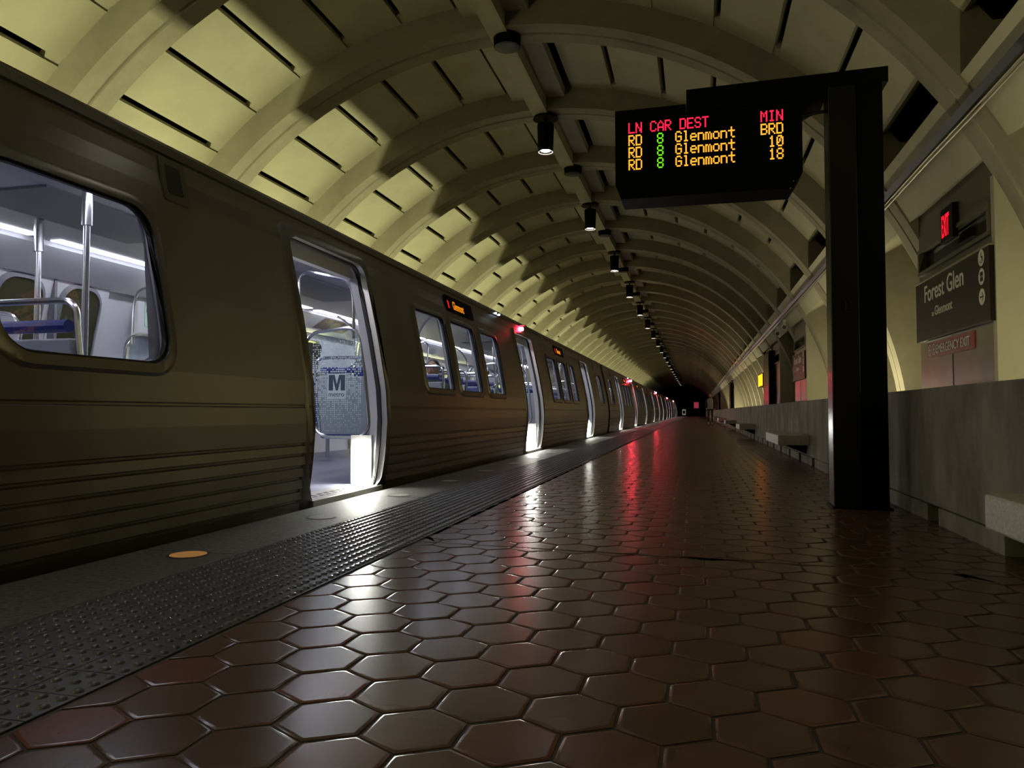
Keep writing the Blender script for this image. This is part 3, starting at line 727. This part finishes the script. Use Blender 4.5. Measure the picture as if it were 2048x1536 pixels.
# seats
def seat(x0, x1, y, d):     # d=+1 faces +y
    s = thing('seat', None, None, parent=car)
    mb = MB(); mb.box(x0, x1, min(y, y + d * .45), max(y, y + d * .45), .40, .48); mb.build('cushion', M['blue'], s, bevel=.025)
    mb = MB(); mb.prism([(0, .44), (.05 * d, .44), (-.06 * d, 1.05), (-.11 * d, 1.05)], lambda p: (x0 + .02, y + p[0], p[1]), lambda p: (x1 - .02, y + p[0], p[1])); mb.build('back_shell', M['seatgrey'], s, bevel=.01)
    mb = MB(); mb.prism([(.052 * d, .50), (.09 * d, .50), (-.015 * d, 1.04), (-.055 * d, 1.04)], lambda p: (x0 + .05, y + p[0], p[1]), lambda p: (x1 - .05, y + p[0], p[1])); mb.build('back_cushion', M['blue'], s, bevel=.015)
    MB().tube([(x0 + .06, y - .08 * d, 1.115), (x1 - .06, y - .08 * d, 1.115)], .034, 10).build('head_roll', M['blue'], s, smooth=True)
    yb = y - .09 * d
    pts = [(x0, y, .5), (x0, yb, 1.12)] + arc_pts((x0, yb, 1.14), (x0, yb, 1.245), (x0 + .10, yb, 1.245)) + arc_pts((x1 - .10, yb, 1.245), (x1, yb, 1.245), (x1, yb, 1.14)) + [(x1, yb, 1.12), (x1, y, .5)]
    MB().tube(pts, .017, 8).build('grab_handle', M['pole'], s, smooth=True)
    MB().tube([((x0 + x1) / 2, y + d * .2, .02), ((x0 + x1) / 2, y + d * .2, .40)], .03, 8).build('pedestal', M['pole'], s)
    return s
rowsY = [(2.45, 1), (3.22, 1), (3.98, 1), (7.25, 1), (8.05, 1), (8.85, 1), (9.65, -1), (10.45, -1), (11.25, -1), (14.45, 1), (15.25, 1), (16.05, 1), (16.85, -1), (17.65, -1), (18.45, -1), (21.8, -1), (22.6, -1)]
for y, d in rowsY:
    if y != 3.98: seat(-3.88, -3.02, y - CARY, d)
    seat(2 * XC + 3.02, 2 * XC + 3.88, y - CARY, d)
for i, y in enumerate((4.55, 8.6, 10.2, 15.8, 17.4, 21.6)):
    for s in (1, -1):
        q = lambda x: x if s > 0 else 2 * XC - x
        yy = y - CARY
        if i == 0: continue
        mb = MB(); pp = [(q(-3.9), yy, .45), (q(-3.92), yy, 1.6)] + arc_pts((q(-3.92), yy, 1.68), (q(-3.90), yy, 1.95), (q(-3.62), yy, 2.11)); mb.tube(pp, .016, 8); mb.build('grab_pole', M['pole'], car, smooth=True)
for x, y in ((-3.80, 4.0), (-4.77, 4.57), (-3.85, 21.6)):
    g_ = MB().tube([(x, y - CARY, .02), (x, y - CARY, 2.13)], .021, 12).build('grab_pole', M['pole'], car, smooth=True)
    MB().tube([(x, y - CARY, 1.88), (x, y - CARY, 2.13)], .034, 12).build('sleeve', M['pole'], g_, smooth=True)
# map case and adverts on the far wall
mc = MB().box(2 * XC + 2.98, 2 * XC + 3.05, 6.75 - CARY, 7.3 - CARY, 1.5, 2.0).build('map_case', M['seatgrey'], car, bevel=.02)
MB().box(2 * XC + 3.05, 2 * XC + 3.056, 6.86 - CARY, 7.2 - CARY, 1.60, 1.95).build('route_map', M['map'], mc)
mb = MB(); mb.box(2 * XC + 3.056, 2 * XC + 3.058, 6.88 - CARY, 7.18 - CARY, 1.75, 1.79); mb.box(2 * XC + 3.056, 2 * XC + 3.058, 6.9 - CARY, 7.1 - CARY, 1.85, 1.86); mb.build('map_print', M['mapink'], mc)
for y in (7.6, 8.9, 10.2):
    mb = MB(); A_ = (2 * XC + 3.43, 2.085); B_ = (2 * XC + 3.14, 1.915)
    mb.quad((A_[0] , y - CARY, A_[1] ), (A_[0], y + 1.0 - CARY, A_[1]), (B_[0], y + 1.0 - CARY, B_[1]), (B_[0], y - CARY, B_[1]))
    o = mb.build('advert_card', M['advert'] if y > 9 else M['white'], car)
MB().tube([(-3.4, 5.35 - CARY, 2.128), (-3.4, 5.35 - CARY, 2.115)], .022, 12).build('alarm_light', M['reddot'], car)
# destination signs, intercom, small lamps
for y in (8.66, 15.86):
    ya, yb = y - CARY, y + 1.13 - CARY
    R_ = rrect(ya, yb, 1.925, 2.125, .035)
    mb = MB(); mb.loft([[P(a, b, -.01) for a, b in R_], [P(a, b, .012) for a, b in R_]]); ds = mb.build('destination_sign', M['pylon_matte'], car)
    t = text_obj('Glenmont', .150, M['dest_amber'], 'lettering', ds, extrude=.0005, sx=.74, bold=.001)
    tl = math.atan2(XS(1.95) - XS(2.1), .15)
    t.rotation_euler = (PI / 2 - tl * 0, 0, PI / 2); t.location = (XS(2.03) + .018, ya + .27, 1.975)
    t.matrix_basis = Matrix.Translation((XS(1.965) + .016, ya + .25, 1.965)) @ Matrix(((0, -tl * .93, 1, 0), (1, 0, 0, 0), (0, 1, tl * .93, 0), (0, 0, 0, 1)))
    mb = MB(); mb.quad(P(ya + .06, 1.96, .014), P(ya + .11, 1.96, .014), P(ya + .11, 2.09, .014), P(ya + .06, 2.09, .014)); mb.build('line_bar', M['dest_red'], ds)
for y in (3.67, 22.0):
    ya = y - CARY
    R_ = rrect(ya - .02, ya + .20, 1.90, 2.16, .015); R2 = rrect(ya + .02, ya + .15, 1.95, 2.12, .008)
    mb = MB(); mb.loft([[P(a, b, -.004) for a, b in R_], [P(a, b, .006) for a, b in R_]]); ic = mb.build('speaker_plate', M['steel_dark'], car)
    mb = MB(); mb.loft([[P(a, b, .004) for a, b in R2], [P(a, b, .009) for a, b in R2]]); mb.build('speaker_grille', M['black'], ic)
for y in (11.1, 11.3):
    MB().tube([(-2.985, y - CARY, 2.20), (-2.965, y - CARY, 2.20)], .014, 8).build('marker_lamp', M['whitedot'], car)
# real copies of the car
car.location = (0, CARY, 0)
tag(car, 'nearest stainless steel train car, with the open door and big rounded window', 'train car', 'cars of the train')
cl = ['second stainless steel train car, its middle door under the second red lamp', 'third stainless steel train car, small in the distance', 'fourth stainless steel train car, far down the platform', 'last visible stainless steel train car at the dark end of the platform']
for i in range(1, 5):
    c = copy_tree(car, skip=() if i == 1 else ('seat', 'windscreen', 'map_case', 'advert_card', 'speaker_plate'))
    c.location = (0, CARY + 22.9 * i, 0); tag(c, cl[i - 1], 'train car', 'cars of the train')

for f in car.children:
    for o in f.children:
        if o.name.startswith('red_lamp'): o.data = o.data.copy(); o.data.materials[0] = M['redlamp_near']
# ------------------------------------------------------------ people
M['skin'] = mat('skin', (.42, .25, .17), .55); M['hair'] = mat('dark_hair', (.012, .009, .007), .6)
M['coat'] = mat('dark_coat', (.035, .045, .042), .8); M['grey_top'] = mat('grey_top', (.28, .27, .29), .8); M['trouser'] = mat('dark_trousers', (.012, .012, .016), .8); M['shoe'] = mat('light_shoe', (.5, .48, .45), .6)
def skin_body(name, joints, edges, parent, mt):
    me = bpy.data.meshes.new(name); me.from_pydata([j[0] for j in joints], edges, []); o = bpy.data.objects.new(name, me); COL.objects.link(o); o.parent = parent
    me.materials.append(mt)
    s = o.modifiers.new('skin', 'SKIN'); s.use_smooth_shade = True
    for v, j in zip(me.skin_vertices[0].data, joints): v.radius = (j[1], j[1] if len(j) < 3 else j[2])
    me.skin_vertices[0].data[0].use_root = True
    ss = o.modifiers.new('sub', 'SUBSURF'); ss.levels = 1; ss.render_levels = 2
    return o
def head(parent, c, r=.10):
    mb = MB(); n, k = 16, 12; rings = []
    for i in range(1, k):
        t = PI * i / k; rr = math.sin(t); z = math.cos(t) * 1.22
        rings.append([(c[0] + r * .82 * rr * math.cos(2 * PI * q / n), c[1] + r * rr * math.sin(2 * PI * q / n) * (.95 if z < 0 else 1.05) - (.008 if z < -.5 else 0), c[2] + r * z) for q in range(n)])
    mb.loft(rings)
    mb.prism([(-.014, -.02), (.014, -.02), (0, .03)], lambda p: (c[0] + p[0], c[1] - r * .9, c[2] + p[1]), lambda p: (c[0] + p[0] * .6, c[1] - r * 1.22, c[2] + p[1] - .012))
    for s in (-1, 1): mb.box(c[0] + s * r * .80 - .008, c[0] + s * r * .80 + .008, c[1] - .01, c[1] + .03, c[2] - .03, c[2] + .03)
    h = mb.build('head', M['skin'], parent, smooth=True)
    for s in (-1, 1): MB().tube([(c[0] + s * .032, c[1] - r * .96, c[2] + .012), (c[0] + s * .032, c[1] - r * .90, c[2] + .012)], .011, 8).build('eye', M['hair'], h)
    MB().box(c[0] - .024, c[0] + .024, c[1] - r * .95, c[1] - r * .85, c[2] - .052, c[2] - .044).build('mouth', M['redsign'], h)
    mb = MB(); rings = []
    for i in range(1, 9):
        t = PI * i / 13; rr = math.sin(t); z = math.cos(t) * 1.25
        rings.append([(c[0] + r * .92 * rr * math.cos(2 * PI * q / n), c[1] + .014 + r * 1.05 * rr * math.sin(2 * PI * q / n) * (1 if math.sin(2 * PI * q / n) > 0 else (.93 if z > .45 else .35)), c[2] + .012 + r * z) for q in range(n)])
    mb.loft(rings); mb.build('hair', M['hair'], parent, smooth=True)
def hand(parent, w_, d, side):
    w_ = Vector(w_); d = Vector(d).normalized(); lat = d.cross(Vector((0, 1, 0))); lat = lat.normalized() if lat.length > .1 else Vector((0, 1, 0)); lat = Vector((0, 1, 0))
    mb = MB(); mb.tube([w_, w_ + d * .05, w_ + d * .09], [.024, .034, .03], 8)
    for k in range(4):
        b = w_ + d * .085 + lat * (.012 * (k - 1.5) * 1.5); ln = (.065, .075, .07, .055)[k]
        mb.tube([b, b + d * ln * .5 + Vector((side * -.006, 0, 0)), b + d * ln + Vector((side * -.02, 0, 0))], [.009, .008, .006], 6)
    b = w_ + d * .03 - lat * .03; mb.tube([b, b - lat * .02 + d * .03, b - lat * .022 + d * .06], [.011, .010, .008], 6)
    mb.build('hand', M['skin'], parent, smooth=True)
def standing(loc, lab):
    p = thing('person', lab, 'person', loc)
    J = [((0, 0, .92), .13, .10), ((0, 0, 1.12), .13, .095), ((0, 0, 1.36), .17, .10), ((0, 0, 1.46), .07), ((0, -.005, 1.53), .052),
         ((.09, 0, .86), .085), ((.10, -.02, .48), .055), ((.10, .0, .09), .038), ((-.09, 0, .86), .085), ((-.11, .02, .48), .055), ((-.11, .05, .09), .038),
         ((.20, 0, 1.40), .055), ((.25, .02, 1.12), .042), ((.24, -.04, .88), .03), ((-.20, 0, 1.40), .055), ((-.25, .02, 1.12), .042), ((-.22, -.10, .90), .03)]
    skin_body('body', J, [(0, 1), (1, 2), (2, 3), (3, 4), (0, 5), (5, 6), (6, 7), (0, 8), (8, 9), (9, 10), (2, 11), (11, 12), (12, 13), (2, 14), (14, 15), (15, 16)], p, M['coat'])
    mb = MB(); mb.loft([[(rx * math.cos(2 * PI * k / 14), ry * math.sin(2 * PI * k / 14), z) for k in range(14)] for rx, ry, z in ((.165, .125, .86), (.16, .12, 1.0), (.155, .115, 1.15), (.195, .125, 1.38), (.10, .09, 1.47))]); mb.build('jacket', M['grey_top'], p, smooth=True)
    head(p, (0, -.01, 1.635)); hand(p, (.24, -.04, .88), (0, -.1, -1), 1); hand(p, (-.22, -.10, .90), (0, -.3, -1), -1)
    for x, y in ((.10, 0), (-.11, .05)):
        MB().loft([[(x + a * .045, y - .02 + b * .12 - .04, z) for a, b in [(math.cos(2 * PI * k / 12), math.sin(2 * PI * k / 12)) for k in range(12)]] for z in (.0, .05)] + [[(x + .035 * math.cos(2 * PI * k / 12), y + .01 + .05 * math.sin(2 * PI * k / 12), .09) for k in range(12)]]).build('shoe', M['shoe'], p, smooth=True)
    return p
standing((.80, 44.6, 0), 'person in a pale grey top standing far down the platform beside the benches')
def seated(loc, lab):
    p = thing('person', lab, 'person', loc)
    J = [((0, .06, .56), .14, .11), ((0, .04, .76), .13, .10), ((0, .06, .98), .165, .10), ((0, .06, 1.06), .07), ((0, .05, 1.11), .052),
         ((.10, .12, .55), .08), ((.12, .48, .54), .06), ((.12, .50, .10), .04), ((-.10, .12, .55), .08), ((-.12, .48, .54), .06), ((-.12, .50, .10), .04),
         ((.20, .06, 1.00), .055), ((.25, .12, .76), .042), ((.16, .34, .66), .03), ((-.20, .06, 1.0), .055), ((-.25, .12, .76), .042), ((-.16, .34, .66), .03)]
    J = [((j_[0][0], -j_[0][1], j_[0][2]),) + tuple(j_[1:]) for j_ in J]
    skin_body('body', J, [(0, 1), (1, 2), (2, 3), (3, 4), (0, 5), (5, 6), (6, 7), (0, 8), (8, 9), (9, 10), (2, 11), (11, 12), (12, 13), (2, 14), (14, 15), (15, 16)], p, M['coat'])
    head(p, (0, -.06, 1.225)); hand(p, (.16, -.34, .66), (-.3, -1, -.3), 1); hand(p, (-.16, -.34, .66), (.3, -1, -.3), -1)
    for x in (.12, -.12): MB().box(x - .045, x + .045, -.68, -.44, .0, .09).build('shoe', M['black'], p, bevel=.02)
    return p
seated((-3.42, 9.56, .03), 'person in dark clothes seated behind the first of three small train windows')

# ------------------------------------------------------------ far end details
e = thing('wall_sign', 'small red sign on the dark wall at the far platform end', 'sign', (-.32, YEND - .05, 1.3)); MB().box(0, .75, 0, .04, 0, .95).build('sign_board', emis('far_sign_red', (.5, .05, .08), .55), e)
e = thing('notice_panel', 'pale lit notice panel low on the far end wall beside the train', 'sign', (-2.15, YEND - .05, .2)); MB().box(0, .55, 0, .04, 0, .9).build('sign_board', emis('far_notice', (.5, .42, .33), .35), e)
MB().box(.1, .45, -.005, 0, .2, .7).build('print', M['pylon_matte'], e)
